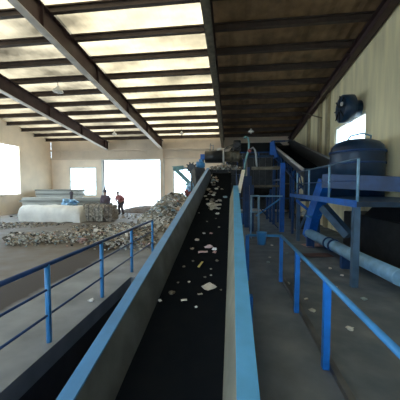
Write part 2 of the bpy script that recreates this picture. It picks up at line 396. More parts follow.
strip([(-1.21, .43), (-1.2, .43), (-1.2, -.3), (-1.21, -.3)], Y0, 12.6).build('side_frame', 'blue_deep', conv)
strip([(.19, .43), (.2, .43), (.2, -.32), (.19, -.32)], Y0, 13.4).build('side_frame', 'blue_deep', conv)
# end flap: the white plate at the top of the right wall
a = P(238.6, 192, Y=8.0); b = P(244.5, 169, Y=9.6); c = P(238.2, 189, Y=8.1); d = P(241.8, 169.5, Y=9.7)
MB().poly([P(236.8, 193, Y=8.0), P(240.6, 193, Y=8.0), P(245.2, 170, Y=9.4), P(241.8, 170, Y=9.4)], (0, .03, .01)).build('end_flap', 'white_paint', conv)
for yy in (2.6, 5.2, 8.0, 11.0):
    for x in (-1.17, .15):
        zb = PD if PY0 < yy < PY1 else 0
        MB().box(x-.04, x+.04, yy-.05, yy+.05, zb, bz(yy)-.25).build('leg', 'blue', conv)
    MB().box(-1.13, .11, yy-.03, yy+.03, bz(yy)-.62, bz(yy)-.54).build('cross_beam', 'blue', conv)
for yy in (3.3, 6.6, 9.8):
    MB().box(.2, .27, yy-.05, yy+.05, bz(yy)-.28, bz(yy)+.2).build('side_bracket', 'blue_bright', conv)
for i in range(12):
    yy = .2+i*1.1
    MB().tube([(-.98, yy, bz(yy)-.06), (-.07, yy, bz(yy)-.06)], .045, 10).build('idler_roller', 'dark_steel', conv)
# hood plate rising over the left side near the head
MB().poly([P(190, 172, Y=11.6), P(194, 167.5, Y=11.8), P(204, 168, Y=12.6), P(207, 179, Y=12.6), P(201, 191, Y=11.4), P(196, 193, Y=11.0)], (.03, .03, 0)).build('hood_plate', 'skirt_grey', conv)

# litter on the belt ------------------------------------------------
def crumple(mb, p, r, flat=.5, seed=0, n=2, mi=0):
    bm = bmesh.new(); bmesh.ops.create_icosphere(bm, subdivisions=n, radius=1)
    vs = []
    for v in bm.verts:
        k = 1+.75*noise.noise(v.co*1.7+Vector((seed*3.1, seed*1.7, 0)))
        q = v.co*k*r; q.z *= flat; vs.append(q+Vector(p))
    mb.add(vs, [[v.index for v in f.verts] for f in bm.faces], mi); bm.free(); return mb
def sheet(mb, p, sx, sy, rz, curl=.03, seed=0, slope=BS, th=.006):
    n = 4; vs = []
    ca, sa = math.cos(rz), math.sin(rz)
    for lay in (0, th):
        for j in range(n+1):
            for i in range(n+1):
                u = (i/n-.5)*sx; v = (j/n-.5)*sy; x = u*ca-v*sa; y = u*sa+v*ca
                z = slope*y+lay+curl*(.5+.5*noise.noise(Vector((u*9, v*9, seed*2.3))))
                vs.append(Vector(p)+Vector((x, y, z)))
    N = (n+1)**2; fs = []
    for j in range(n):
        for i in range(n):
            q = [j*(n+1)+i, j*(n+1)+i+1, (j+1)*(n+1)+i+1, (j+1)*(n+1)+i]; fs += [q[::-1], [k+N for k in q]]
    ring = [i for i in range(n)]+[(j+1)*(n+1)-1 for j in range(n)]+[N-1-i for i in range(n)]+[(n-j)*(n+1) for j in range(n)]
    for a, b in zip(ring, ring[1:]+ring[:1]): fs.append([a, b, b+N, a+N])
    return mb.add(vs, fs)
def onbelt(px, py):
    d = F_+R_*((px-200)/260)+U_*((200-py)/260); t = (-.25-EYE.z)/(d.z-BS*d.y); return EYE+d*t
def blt(kind, px, py, size, m, label, group=None, cat=None, flat=.5, sz2=None, rz=0):
    p = onbelt(px, py); p.z = bz(p.y)+.03*((p.x+.525)/.475)**2+.008; s = rnd.random()*50; mb = MB()
    if sz2: sheet(mb, p, size, sz2, rz, .035, s)
    else: crumple(mb, p+Vector((0, 0, size*flat*.7)), size, flat, s)
    return tag(mb.build(kind, m), label, cat or kind.split('_')[-1], group)
blt('foil_sheet', 209, 289, .16, 'foil', 'flat grey foil sheet lying diamond-wise on the belt, nearest large piece', sz2=.16, rz=.75)
blt('plastic_scrap', 200.5, 266, .035, 'yellow', 'yellow plastic strip on the belt', sz2=.2, rz=-.25)
blt('paper_scrap', 197, 241, .045, 'paper', 'bright white crumpled paper on the left half of the belt')
blt('paper_scrap', 204, 234, .035, 'paper', 'small white paper further along the belt from the bright crumpled one', flat=.4)
blt('paper_scrap', 211, 234, .035, 'scrap_6', 'dull pinkish paper beside a small white one on the belt', flat=.4)
blt('plastic_film', 209, 248, .07, 'pink', 'pale pink crumpled film on the belt, above the yellow strip', flat=.45)
blt('plastic_film', 203, 253, .18, 'pink', 'flat strip of pinkish film left of the crumpled pink film', sz2=.06, rz=.2)
blt('plastic_film', 214.5, 250.5, .05, 'paper', 'whitish film scrap touching the right of the pink film', flat=.5)
blt('plastic_film', 214.5, 253.5, .04, 'scrap_6', 'little pink scrap just in front of the whitish film', flat=.5)
blt('bottle_cap', 211, 270, .017, 'scrap_1', 'grey cap on the belt right of the yellow strip, farther of two', flat=.6)
blt('bottle_cap', 211, 276.5, .017, 'scrap_1', 'grey cap on the belt right of the yellow strip, nearer of two', flat=.6)
blt('paper_scrap', 189, 283, .02, 'scrap_0', 'tiny pale scrap alone on the left of the belt', flat=.6)
blt('plastic_scrap', 200, 296, .07, 'scrap_1', 'grey curved plastic scrap next to the foil sheet', sz2=.03, rz=.5)
blt('paper_scrap', 184, 302, .08, 'scrap_0', 'greyish torn paper at the front left of the belt', sz2=.04, rz=.3)
blt('paper_scrap', 196, 308, .02, 'paper', 'small bright white scrap at the very front of the belt', flat=.6)
blt('paper_scrap', 159.8, 303.5, .025, 'paper', 'small bright white scrap close to the left side wall at the front of the belt', flat=.6)
blt('plastic_scrap', 172, 295, .05, 'scrap_3', 'dark grey lump against the left side of the belt', flat=.4)
blt('plastic_scrap', 192, 250, .035, 'scrap_4', 'brown scrap left of the pink film strip', flat=.5)
for i in range(26):                                 # the pale cluster around (213, 207)
    px = 213+rnd.gauss(0, 4.3); py_ = 207+rnd.gauss(0, 2.8); px = min(max(px, 202), 222)
    blt('plastic_scrap', px, py_, .03+.055*rnd.random(), SCR[rnd.choice((0, 0, 1, 1, 1, 2))], 'pale crumpled scrap in the cluster halfway up the belt', 'scraps clustered halfway up the belt', flat=.5)
for i in range(34):
    t = rnd.random(); py_ = 177+26*t; px = 213+(rnd.random()-.45)*(8+18*t)
    px = max(px, 216-.42*(py_-172)); px = min(px, 232-4.5)
    blt('plastic_scrap', px, py_, .025+.055*rnd.random(), SCR[rnd.choice((0, 1, 2, 2, 3, 4, 5))], 'small scrap on the upper stretch of the belt near the drum', 'scraps on the upper belt', flat=.5)
for px, py_ in ((199, 214), (207, 222), (219, 228), (193, 262), (184, 268), (217, 262), (221, 292), (178, 284), (205, 278), (216, 219)):
    blt('plastic_scrap', px, py_, .015+.015*rnd.random(), SCR[rnd.choice((2, 3, 3))], 'small dull scrap lying apart on the lower belt', 'lone scraps on the lower belt', flat=.5)

# ------------------------------------------------------------------ drum over the head of the belt
YD = 14.4
A = P(205, 158, Y=YD); B = P(241, 155.5, Y=YD); A.z = B.z = (A.z+B.z)/2
dr = thing('sorting_drum', ((A.x+B.x)/2, YD, 0), 'black horizontal sorting drum across the top of the conveyor', 'drum')
L = B.x-A.x; x1 = A.x+L*.5
MB().lathe(A, (1, 0, 0), [(0, .1), (0, .3), (.03, .34), (L*.5, .34), (L*.5, .28)], 28).build('drum_shell', 'drum_black', dr)
MB().lathe((x1, YD, A.z), (1, 0, 0), [(0, .25), (0, .43), (.09, .43), (.09, .25)], 28).build('ring_flange', 'pale_steel', dr)
MB().lathe((x1+.09, YD, A.z), (1, 0, 0), [(0, .27), (.3, .29), (.32, .34), (.4, .34), (.42, .29), (.7, .27), (.72, .33), (.8, .33), (.82, .2), (L*.5-.1, .16)], 24).build('drum_neck', 'rust_steel', dr)
MB().tube([(A.x-.2, YD, A.z), (B.x+.25, YD, A.z)], .07, 12).build('shaft', 'grey_steel', dr)
MB().box(B.x-.42, B.x-.02, YD-.25, YD+.25, A.z+.3, A.z+.85).build('motor', 'dark_steel', dr, bevel=.06)
MB().lathe((B.x-.22, YD-.27, A.z+.58), (0, -1, 0), [(0, .2), (.12, .2), (.16, .15)], 16).build('gear_case', 'dark_steel', dr)
for x in (A.x-.12, B.x+.18):
    MB().box(x-.06, x+.06, YD-.12, YD+.12, 0, A.z-.08).build('support_post', 'blue_deep', dr)
    MB().box(x-.12, x+.12, YD-.2, YD+.2, A.z-.14, A.z+.14).build('bearing_block', 'blue' if x < 0 else 'dark_steel', dr, bevel=.03)
MB().box(A.x-.06, B.x+.12, YD+.4, YD+.52, A.z-.9, A.z-.75).build('cross_beam', 'blue_deep', dr)
br = MB(); br.tube([P(209.8, 153, Y=YD-.1), P(210.6, 143.5, Y=YD-.1)], .03, 8); br.tube([P(212.8, 152.5, Y=YD-.1), P(213.4, 145, Y=YD-.1)], .03, 8); br.tube([P(209.8, 145, Y=YD-.1), P(213.6, 146, Y=YD-.1)], .025, 8); br.build('pipe_bracket', 'grey_steel', dr)
MB().poly([P(217, 150.5, Y=YD-.3), P(221.5, 149.5, Y=YD-.3), P(221.5, 147.8, Y=YD-.3), P(217, 148.8, Y=YD-.3)], (0, .2, 0)).build('name_plate', 'white_paint', dr)
MB().poly([P(224, 149.5, Y=YD-.3), P(234, 146, Y=YD-.3), P(233, 144, Y=YD-.3), P(226, 147, Y=YD-.3)], (0, .2, 0)).build('cover_plate', 'rust_steel', dr)
# transverse trough with the material spilling into it
T0 = P(208, 172, Y=YD-.1); T1 = P(241.5, 172, Y=YD-.1)
tr = thing('feed_trough', ((T0.x+T1.x)/2, YD, 0), 'dark cross trough under the drum, loaded with beige scrap', 'trough')
zt = P(225, 170, Y=YD-.4).z
MB().poly([(T0.x, YD-.5, zt), (T0.x, YD-.45, zt-.22), (T0.x, YD+.35, zt-.22), (T0.x, YD+.4, zt+.1), (T0.x, YD+.36, zt+.1), (T0.x, YD+.31, zt-.18), (T0.x, YD-.42, zt-.18), (T0.x, YD-.47, zt)], (T1.x-T0.x, 0, 0)).build('pan', 'dark_steel', tr)
MB().box(-.02, T1.x, YD+.1, YD+.13, 1.3, zt-.22).build('back_plate', 'dark_steel', tr)
for x in (T0.x+.1, T1.x-.1):
    for y in (YD-.4, YD+.28): MB().box(x-.04, x+.04, y-.04, y+.04, 0, zt-.21).build('leg', 'blue_deep', tr)

def rubbish(name, fn, n, smin, smax, weights, label, seed, flatp=.6, cat='rubbish', under=None):
    """loose rubbish nobody could count: crumpled flakes and lumps over the surface fn(rng) -> point"""
    r = random.Random(seed); mb = MB()
    for i in range(n):
        p = fn(r); s = smin+(smax-smin)*r.random()**2; mi = r.choices(range(8), weights)[0]
        q = Matrix.Rotation(r.random()*6.28, 3, 'Z') @ Matrix.Rotation((r.random()-.5)*1.6, 3, 'X') @ Matrix.Rotation((r.random()-.5)*1.6, 3, 'Y')
        if r.random() < flatp:
            a = [Vector((-s, -s*.6*r.uniform(.6, 1), 0)), Vector((s*r.uniform(.6, 1), -s*.7, s*.3)), Vector((s, s*.7, 0)), Vector((-s*.8, s*.6, s*.35))]
            t = Vector((0, 0, .02)); mb.add([p+q @ v for v in a]+[p+q @ (v+t) for v in a], [(3, 2, 1), (3, 1, 0), (4, 5, 6), (4, 6, 7), (0, 1, 5, 4), (1, 2, 6, 5), (2, 3, 7, 6), (3, 0, 4, 7)], mi)
        else:
            b = [q @ Vector((x*s*r.uniform(.5, 1), y*s*r.uniform(.5, 1), z*s*r.uniform(.3, .8))) for x, y, z in ((1, 0, 0), (-1, 0, 0), (0, 1, 0), (0, -1, 0), (0, 0, 1), (0, 0, -1))]
            mb.add([p+v for v in b], [(0, 2, 4), (2, 1, 4), (1, 3, 4), (3, 0, 4), (2, 0, 5), (1, 2, 5), (3, 1, 5), (0, 3, 5)], mi)
    if under: mb.add(*under, 8, True)
    o = mb.build(name, SCR+([MT['heap_base']] if under else [])); return tag(o, label, cat, kind='stuff')
def tf(r):
    x = r.uniform(T0.x+.2, T1.x-.05); y = YD+r.uniform(-.45, .3); return Vector((x, y, zt-.15+.47*r.random()*(1-.5*abs(x-(T0.x+T1.x)/2))))
rubbish('scrap_load', tf, 420, .04, .12, (2, 3, 4, 2, 4, 1, 0, 1), 'beige mixed scrap heaped in the trough under the drum', 3)

# cable loop and hose right of the drum
cp = thing('cable_pipe', P(247, 175, Y=13.2), 'pale blue bent conduit looping up beside the right end of the drum', 'pipe')
pts = [P(*q, Y=13.2) for q in ((244.6, 176), (244.8, 165), (246.5, 157), (248.8, 150), (248.9, 141), (247.6, 137.4), (245.6, 136.8), (244.2, 138.4))]
MB().tube(pts, .05, 8).build('conduit', 'teal', cp)
pts = [P(*q, Y=13.25) for q in ((250, 149.5), (253, 147.3), (255, 150), (256, 155), (256.3, 162), (257, 168))]
MB().tube(pts, .045, 8).build('hose', 'grey_steel', cp)
MB().lathe(P(249.4, 151, Y=13.1), (0, -1, 0), [(0, .09), (.14, .09), (.17, .05)], 14).build('red_cap', 'red', cp)
MB().box(pts[0].x-.25, pts[0].x+.1, 13.28, 13.36, 0, P(247, 176, Y=13.3).z).build('stand', 'blue_deep', cp)
# blue gear motor left of the drum
mp_ = P(201, 165, Y=13.6)
gm = thing('gear_motor', (mp_.x, 13.6, mp_.z-.2), 'bright blue gear motor on the hood at the left end of the drum', 'motor')
MB().lathe((mp_.x-.25, 13.6, mp_.z), (1, 0, 0), [(0, .1), (.02, .19), (.34, .19), (.36, .14), (.45, .12)], 18).build('motor_body', 'blue_rail', gm)
MB().box(mp_.x-.2, mp_.x+.15, 13.45, 13.75, mp_.z-.26, mp_.z-.15).build('foot', 'dark_steel', gm)
MB().box(mp_.x-.1, mp_.x+.05, 13.5, 13.7, mp_.z+.17, mp_.z+.3).build('terminal_box', 'blue_rail', gm, bevel=.02)
MB().box(mp_.x-.06, mp_.x+.04, 13.55, 13.65, 0, mp_.z-.26).build('pedestal', 'blue_deep', gm)
sp = P(191.5, 168, Y=13.0)
sk = thing('drive_sprocket', (sp.x, 13.0, sp.z-.3), 'dark toothed sprocket standing up from the grey hood plate', 'gear')
m = MB(); m.lathe((sp.x, 12.96, sp.z), (0, 1, 0), [(0, .05), (0, .22), (.06, .22), (.06, .05)], 20)
for i in range(10):
    a = i*PI/5; m.bar((sp.x+.2*math.cos(a), 12.99, sp.z+.2*math.sin(a)), (sp.x+.3*math.cos(a), 12.99, sp.z+.3*math.sin(a)), .06, .06)
m.build('toothed_wheel', 'dark_steel', sk)
MB().bar((sp.x, 13.05, 0), (sp.x, 13.05, sp.z), .08).build('bracket', 'dark_steel', sk)

# teal loader arm behind the left wall of the conveyor
ga = thing('loader_arm', (P(183, 200, Y=16.5).x, 16.5, 0), 'teal loading arm leaning over the rubbish heap against the bright window', 'loader')
MB().bar(P(174, 168, Y=16.5), P(194, 187, Y=16.5), .26, .22).build('boom', 'teal', ga)
MB().poly([P(172, 166.5, Y=16.4), P(183, 165.5, Y=16.4), P(184, 169, Y=16.4), P(176, 170.5, Y=16.4)], (0, .35, 0)).build('head', 'teal', ga)
MB().bar(P(183, 167, Y=16.5), P(192, 171, Y=16.5), .08).build('ram', 'grey_steel', ga)
MB().bar(P(186, 184.5, Y=16.5), P(197, 183.5, Y=16.5), .25, .16).build('cross_arm', 'teal', ga)
for px in (188, 196): 
    q = P(px, 186, Y=16.5); MB().box(q.x-.1, q.x+.1, 16.4, 16.6, 0, q.z).build('leg', 'teal', ga)
rb = P(188.5, 192, Y=15.6)
tag(crumple(MB(), rb, .24, 1, 4, 3).build('rubbish_bag', 'red'), 'dark red bag on top of the heap beside the conveyor wall', 'bag')
tb = P(191.5, 187.5, Y=15.6)
tag(crumple(MB(), tb, .26, .9, 9, 3).build('rubbish_bag', 'pipe_blue'), 'pale blue bag behind the dark red bag by the conveyor wall', 'bag')

# ------------------------------------------------------------------ handrails
def handrail(x, ys, zt, mids, r, label, m, mp, closing=None, sq=False):
    o = thing('handrail', (x, ys[0], 0), label, 'railing')
    for y in ys:
        if sq: MB().box(x-.035, x+.035, y-.035, y+.035, 0, zt).build('post', mp, o)
        else: MB().tube([(x, y, 0), (x, y, zt)], .035, 10).build('post', mp, o)
    MB().tube([(x, ys[0]-.02, zt), (x, ys[-1]+.02, zt)], r, 10).build('top_rail', m, o)
    for z in mids: MB().tube([(x, ys[0], z), (x, ys[-1], z)], r*.55, 8).build('mid_rail', m, o)
    if closing:
        MB().tube([(x, ys[-1], zt), (closing, ys[-1], zt)], r, 10).build('end_rail', m, o)
        MB().box(closing-.04, closing+.04, ys[-1]-.04, ys[-1]+.04, 0, zt).build('end_post', mp, o)
    return o
YLR = [1.6, 3.08, 4.5, 5.95, 7.6]
handrail(-2.39, YLR, 1.04, (.71, .37), .03, 'blue tubular handrail with thin lower rails left of the conveyor', 'blue_deep', 'blue_rail')
handrail(1.06, [1.6, 3.0, 4.33, 5.72], 1.0, (), .028, 'blue handrail with bright blue square posts right of the conveyor', 'blue_rail', 'blue_bright', closing=.34, sq=True)
# blue pail hanging by the end rail
q = P(261.5, 238, Y=5.62)
pl = thing('pail', (q.x, 5.62, q.z-.14), 'pale blue pail hanging under the cross end of the right handrail', 'pail')
MB().lathe((q.x, 5.62, q.z-.14), (0, 0, 1), [(0, .02), (0, .085), (.26, .11), (.27, .115), (.27, .1), (.03, .075)], 18).build('bucket', 'blue_rail', pl)
MB().tube([(q.x-.11, 5.62, q.z+.12), (q.x-.05, 5.62, 1.0), (q.x, 5.64, 1.035), (q.x+.05, 5.62, 1.0), (q.x+.11, 5.62, q.z+.12)], .008, 6).build('handle', 'grey_steel', pl)

# ------------------------------------------------------------------ steel frame between the conveyors
YS = 12.2
sf = thing('support_frame', (P(282, 228, Y=YS).x, YS, 0), 'dark blue steel frame with cross braces between the two conveyors', 'frame')
xp = P(282, 200, Y=YS).x; xq = P(251.5, 200, Y=YS).x; ztp = P(282, 163, Y=YS).z
for x in (xp, xq): MB().box(x-.1, x+.1, YS-.1, YS+.1, 0, ztp if x == xp else P(250, 185, Y=YS).z).build('post', 'blue' if x == xp else 'blue_deep', sf)
for x in (xp, xq): MB().box(x-.07, x+.07, YS+2.3, YS+2.44, 0, ztp).build('post', 'blue_deep', sf)
z1 = P(270, 196, Y=YS).z; z2 = P(270, 186, Y=YS).z; z3 = P(270, 168, Y=YS).z
MB().bar((xq, YS-.12, z1), (xp, YS-.12, z1), .05, .06).build('cross_beam', 'pipe_blue', sf)
MB().bar((xq, YS+.5, z2), (xp, YS+.5, z2), .08, .1).build('cross_beam', 'rust_steel', sf)
MB().bar((xq, YS+.1, z3), (xp, YS+.1, z3), .12, .14).build('cross_beam', 'rust_steel', sf)
MB().bar(P(256, 216, Y=YS-.12), P(280.5, 198.5, Y=YS-.12), .06).build('diagonal_brace', 'blue_rail', sf)
MB().bar(P(258, 206, Y=YS-.2), P(278, 228, Y=YS-.2), .05).build('diagonal_brace', 'blue_deep', sf)
MB().bar((xp, YS, z2+.3), (xp, YS+2.4, z2+.3), .08).build('cross_beam', 'blue_deep', sf)
# open cage of pale pipes
cg = thing('pipe_cage', (P(255, 212, Y=10.5).x, 10.5, 0), 'small pale blue pipe cage standing beside the conveyor side frame', 'cage')
q0 = P(251.5, 212, Y=10.5); q1 = P(259.3, 196, Y=10.5)
for x in (q0.x, q1.x):
    for y in (10.5, 10.9): MB().tube([(x, y, 0), (x, y, q1.z)], .025, 8).build('leg', 'pipe_blue', cg)
for z in (q0.z, q1.z):
    MB().tube([(q0.x, 10.5, z), (q1.x, 10.5, z), (q1.x, 10.9, z), (q0.x, 10.9, z), (q0.x, 10.5, z)], .025, 8).build('rail', 'pipe_blue', cg)
MB().box(q0.x+.04, q1.x-.04, 10.53, 10.87, q0.z, q0.z+.12).build('tray', 'grey_steel', cg)

# dark hopper behind the frame
hp = thing('hopper', (1.5, 16.2, 0), 'dark steel hopper under the head of the upper conveyor, behind the blue frame', 'hopper')
xa = P(247, 160, Y=15.4).x; xb = P(273, 160, Y=15.4).x
za, zb_ = P(260, 188, Y=15.4).z, P(260, 156, Y=15.4).z
MB().hexa([(xa+.5, 15.8, za-.7), (xb-.4, 15.8, za-.7), (xb-.4, 16.6, za-.7), (xa+.5, 16.6, za-.7), (xa, 15.4, za), (xb, 15.4, za), (xb, 17.0, za), (xa, 17.0, za)]).build('cone', 'dark_steel', hp)
MB().box(xa, xb, 15.4, 17.0, za, zb_).build('bin', 'drum_black', hp)
for i in range(5):
    x = xa+.06+(xb-xa-.12)*i/4; MB().box(x-.03, x+.03, 15.34, 15.4, za, zb_).build('rib', 'drum_black', hp)
MB().box(xa-.04, xb+.04, 15.32, 15.4, zb_-.1, zb_+.03).build('rim', 'navy', hp)
for x in (xa+.1, xb-.1):
    for y in (15.5, 16.9): MB().box(x-.06, x+.06, y-.06, y+.06, 0, za).build('leg', 'blue_deep', hp)

# sorting cabin behind
sc_ = thing('sorting_machine', (2.05, 20.2, 0), 'large dark sorting machine standing against the far wall behind the hopper', 'machine')
MB().box(-.45, 4.55, 20.2, 21.7, .35, 4.7).build('housing', 'dark_steel', sc_)
for i in range(7):
    x = -.4+i*.8; MB().box(x-.05, x+.05, 20.08, 20.2, 0, 4.7).build('frame_post', 'blue_deep', sc_)
for z in (1.2, 2.3, 3.55, 4.65): MB().box(-.45, 4.55, 20.02, 20.08, z-.05, z+.05).build('frame_beam', 'rust_steel' if 2 < z < 4 else 'blue_deep', sc_)
MB().hexa([(-.3, 20.3, 4.7), (4.3, 20.3, 4.7), (4.3, 21.6, 4.7), (-.3, 21.6, 4.7), (.2, 20.6, 5.45), (3.6, 20.6, 5.45), (3.6, 21.4, 5.45), (.2, 21.4, 5.45)]).build('dust_hood', 'drum_black', sc_)
# ------------------------------------------------------------------ upper conveyor on the right
xl = 2.62
Q0 = P(272, 145, X=xl); Q1 = P(291, 161, X=xl); sl2 = (Q0.z-Q1.z)/(Q0.y-Q1.y)
def cz(y): return Q1.z+sl2*(y-Q1.y)
ya, yb = 10.0, min(Q0.y, 19.5)
c2 = thing('inclined_conveyor', (xl, ya, 0), 'dark inclined conveyor with pale edge rising along the cream wall', 'conveyor')
def strip2(pr0, a=ya, b=yb):
    m = MB(); n = len(pr0)
    return m.add([(x, a, cz(a)+d) for x, d in pr0]+[(x, b, cz(b)+d) for x, d in pr0], [tuple(range(n-1, -1, -1)), tuple(range(n, 2*n))]+[(i, (i+1) % n, n+(i+1) % n, n+i) for i in range(n)])
strip2([(xl, -.03), (xl, .05), (xl+.1, .05), (xl+.1, -.03)]).build('edge_rail', 'pale_steel', c2)
strip2([(xl+.03, -.03), (xl+.06, -.03), (xl+.06, -.26), (xl+.03, -.26)]).build('side_plate', 'drum_black', c2)
strip2([(xl+.0, -.62), (xl+.06, -.62), (xl+.06, -.7), (xl+.0, -.7)]).build('lower_chord', 'blue_deep', c2)
for i in range(9):
    y = ya+.3+(yb-ya-.8)*i/9; e = (yb-ya-.8)/9
    MB().bar((xl+.03, y, cz(y)-.64), (xl+.03, y+e*.5, cz(y+e*.5)-.26), .04).build('lattice_bar', 'blue_deep', c2)
    MB().bar((xl+.03, y+e, cz(y+e)-.64), (xl+.03, y+e*.5, cz(y+e*.5)-.26), .04).build('lattice_bar', 'blue_deep', c2)
strip2([(xl+.06, -.25), (xl+.06, -.22), (xl+1.1, -.22), (xl+1.1, -.25)]).build('belt', 'rubber', c2)
strip2([(xl+1.1, -.4), (xl+1.1, .26), (xl+1.16, .26), (xl+1.16, -.4)]).build('side_plate', 'drum_black', c2)
strip2([(xl+1.06, .24), (xl+1.06, .34), (xl+1.24, .34), (xl+1.24, .24)]).build('cover_rail', 'drum_black', c2)
MB().tube([(xl+.05, yb, cz(yb)-.25), (xl+1.1, yb, cz(yb)-.25)], .22, 18).build('head_pulley', 'dark_steel', c2)
for x, m_ in ((xl-.06, 'blue'), (xl+1.2, 'blue_deep')):
    MB().poly([(x, yb-2.6, cz(yb-2.6)-.35), (x, yb-1.0, cz(yb)+.1), (x, yb+.5, cz(yb)+.25), (x, yb+.6, cz(yb)-.5), (x, yb-1.0, cz(yb)-1.0)], (.05, 0, 0)).build('head_plate', m_, c2)
MB().box(xl-.05, xl+1.2, yb-.1, yb+.1, cz(yb)+.2, cz(yb)+.28).build('head_cover', 'blue_deep', c2)
MB().box(xl+.0, xl+1.2, 9.86, 10.05, cz(10)-.95, cz(10)+.12).build('end_box', 'navy', c2)
for yy in (11.8, 15.5, yb-.4):
    for x in (xl+.03, xl+1.13): MB().box(x-.05, x+.05, yy-.05, yy+.05, 0, cz(yy)-.38).build('leg', 'blue_deep', c2)
    MB().bar((xl+.03, yy, cz(yy)-1.3), (xl+1.13, yy, cz(yy)-.6), .05).build('brace', 'blue_deep', c2)
# spotlights / fittings along it
q = P(288.5, 141.5, X=3.5)
tag(MB().tube([(q.x, q.y, cz(q.y)+.3), (q.x, q.y, q.z), (q.x-.18, q.y, q.z+.03)], .035, 8).build('lamp_bracket', 'grey_steel', base=(q.x, q.y, cz(q.y)+.3)), 'short pale bracket on the far edge of the upper conveyor', 'bracket')

# ------------------------------------------------------------------ platform, tank, ducts
DXL, DZ0 = 2.42, 1.76
pf = thing('work_platform', (DXL, 8, 0), 'raised blue platform with thin railing in front of the dark blue tank', 'platform')
m = MB(); m.box(DXL, 4.7, 5.4, 8.0, DZ0-.1, DZ0); m.box(DXL, 2.72, 8.0, 9.75, DZ0-.1, DZ0); m.box(3.42, 4.7, 8.0, 9.75, DZ0-.1, DZ0); m.box(DXL, 4.7, 9.75, 11.2, DZ0-.1, DZ0); m.build('deck', 'navy', pf)
MB().box(DXL-.03, DXL, 5.4, 11.2, DZ0-.11, DZ0+.03).build('toe_board', 'blue', pf)
ry = [P(328, 180, X=DXL).y, P(308, 180, X=DXL).y, P(296.5, 180, X=DXL).y]; ry = [5.45]+ry
ZR = 2.6
for y in ry: MB().tube([(DXL+.03, y, DZ0), (DXL+.03, y, ZR)], .028, 8).build('railing_post', 'pipe_blue', pf)
MB().tube([(DXL+.03, 5.43, ZR), (DXL+.03, ry[-1], ZR)], .022, 8).build('top_rail', 'blue_dull', pf)
MB().tube([(DXL+.03, 5.43, (ZR+DZ0)/2), (DXL+.03, ry[-1], (ZR+DZ0)/2)], .014, 8).build('mid_rail', 'blue_deep', pf)
for y in (5.6, ry[-1]-.02):
    for x in (DXL+.08, 4.6): MB().box(x-.06, x+.06, y-.06, y+.06, 0, DZ0-.1).build('leg', 'blue_dull' if x < 3 else 'blue_deep', pf)
yl = ry[-1]
MB().bar(P(296, 200, Y=yl-.1), P(313, 214, Y=yl-.1), .09).build('brace', 'blue', pf)
MB().bar(P(309, 208, Y=yl-.1), P(297, 234, Y=yl-.1), .07).build('brace', 'blue_dull', pf)
MB().box(DXL, 4.7, yl-.05, yl+.05, DZ0-.25, DZ0-.1).build('cross_beam', 'blue_deep', pf)

TX, TY, TR = 3.98, 9.0, .78
tk = thing('storage_tank', (TX, TY, DZ0), 'dark blue round-shouldered steel tank standing on the platform by the window', 'tank')
ztk = P(345, 138, Y=TY-.5).z
MB().lathe((TX, TY, DZ0+.01), (0, 0, 1), [(0, TR*.96), (0, TR), (ztk-DZ0-.4, TR), (ztk-DZ0-.22, TR*.94), (ztk-DZ0-.1, TR*.8), (ztk-DZ0-.02, TR*.55), (ztk-DZ0, .15)], 40).build('shell', 'navy', tk)
for z in (.35, 1.0, ztk-DZ0-.42): MB().lathe((TX, TY, DZ0+z), (0, 0, 1), [(0, TR), (0, TR+.03), (.06, TR+.03), (.06, TR)], 40).build('band', 'blue_deep', tk)
m = MB(); m.tube([(TX-.35, TY-.1, ztk-.06), (TX-.3, TY-.25, ztk+.1), (TX, TY-.35, ztk+.16), (TX+.3, TY-.25, ztk+.1), (TX+.35, TY-.1, ztk-.06)], .025, 8); m.build('lifting_bar', 'pipe_blue', tk)
# big blue chute
ch = thing('discharge_chute', P(311, 236, Y=9.6), 'bright blue square chute coming down steeply from the platform to the floor', 'chute')
cA = P(313.5, 216, Y=9.2); cB = P(326, 181, Y=8.6); cC = P(308.5, 236, Y=9.45)
MB().bar(cC, cA, .3, .3).build('lower_duct', 'blue', ch); MB().bar(cA, cB, .34, .34).build('upper_duct', 'blue', ch)
MB().bar(cB+Vector((-.1, 0, .0)), (4.6, 7.75, cB.z-.12), .36, .42).build('elbow', 'blue_deep', ch)
MB().bar(cA+Vector((-.2, 0, -.02)), cA+Vector((.2, 0, .1)), .4, .06).build('joint_flange', 'blue_rail', ch)
# dull duct the other way
tag(MB().bar(P(323.5, 207, Y=8.35), P(349, 236, Y=7.7), .26, .2).build('transfer_duct', 'blue_dull'), 'dull blue duct sloping down to the right under the platform', 'duct')
# pipe on the floor
pA = P(309, 233, Y=9.3); pB = P(352, 255, Y=6.6); dd = (pB-pA).normalized()
pA.z = max(pA.z, .17); pB.z = max(pB.z, .17)
pe = pB+dd*1.6; pe.z = pB.z
pp = thing('screw_pipe', (pA.x, pA.y, 0), 'pale blue pipe lying along the floor in front of the platform', 'pipe')
MB().tube([pA, pB, pe], .15, 20).build('casing', 'pipe_blue', pp)
for t in (.55, .66):
    c = pA+(pB-pA)*t; MB().tube([c-dd*.025, c+dd*.025], .18, 20).build('flange', 'blue_deep', pp)
for t in (.05, .9):
    c = pA+(pB-pA)*t; MB().box(c.x-.12, c.x+.12, c.y-.06, c.y+.06, 0, c.z-.1).build('saddle', 'blue_deep', pp)
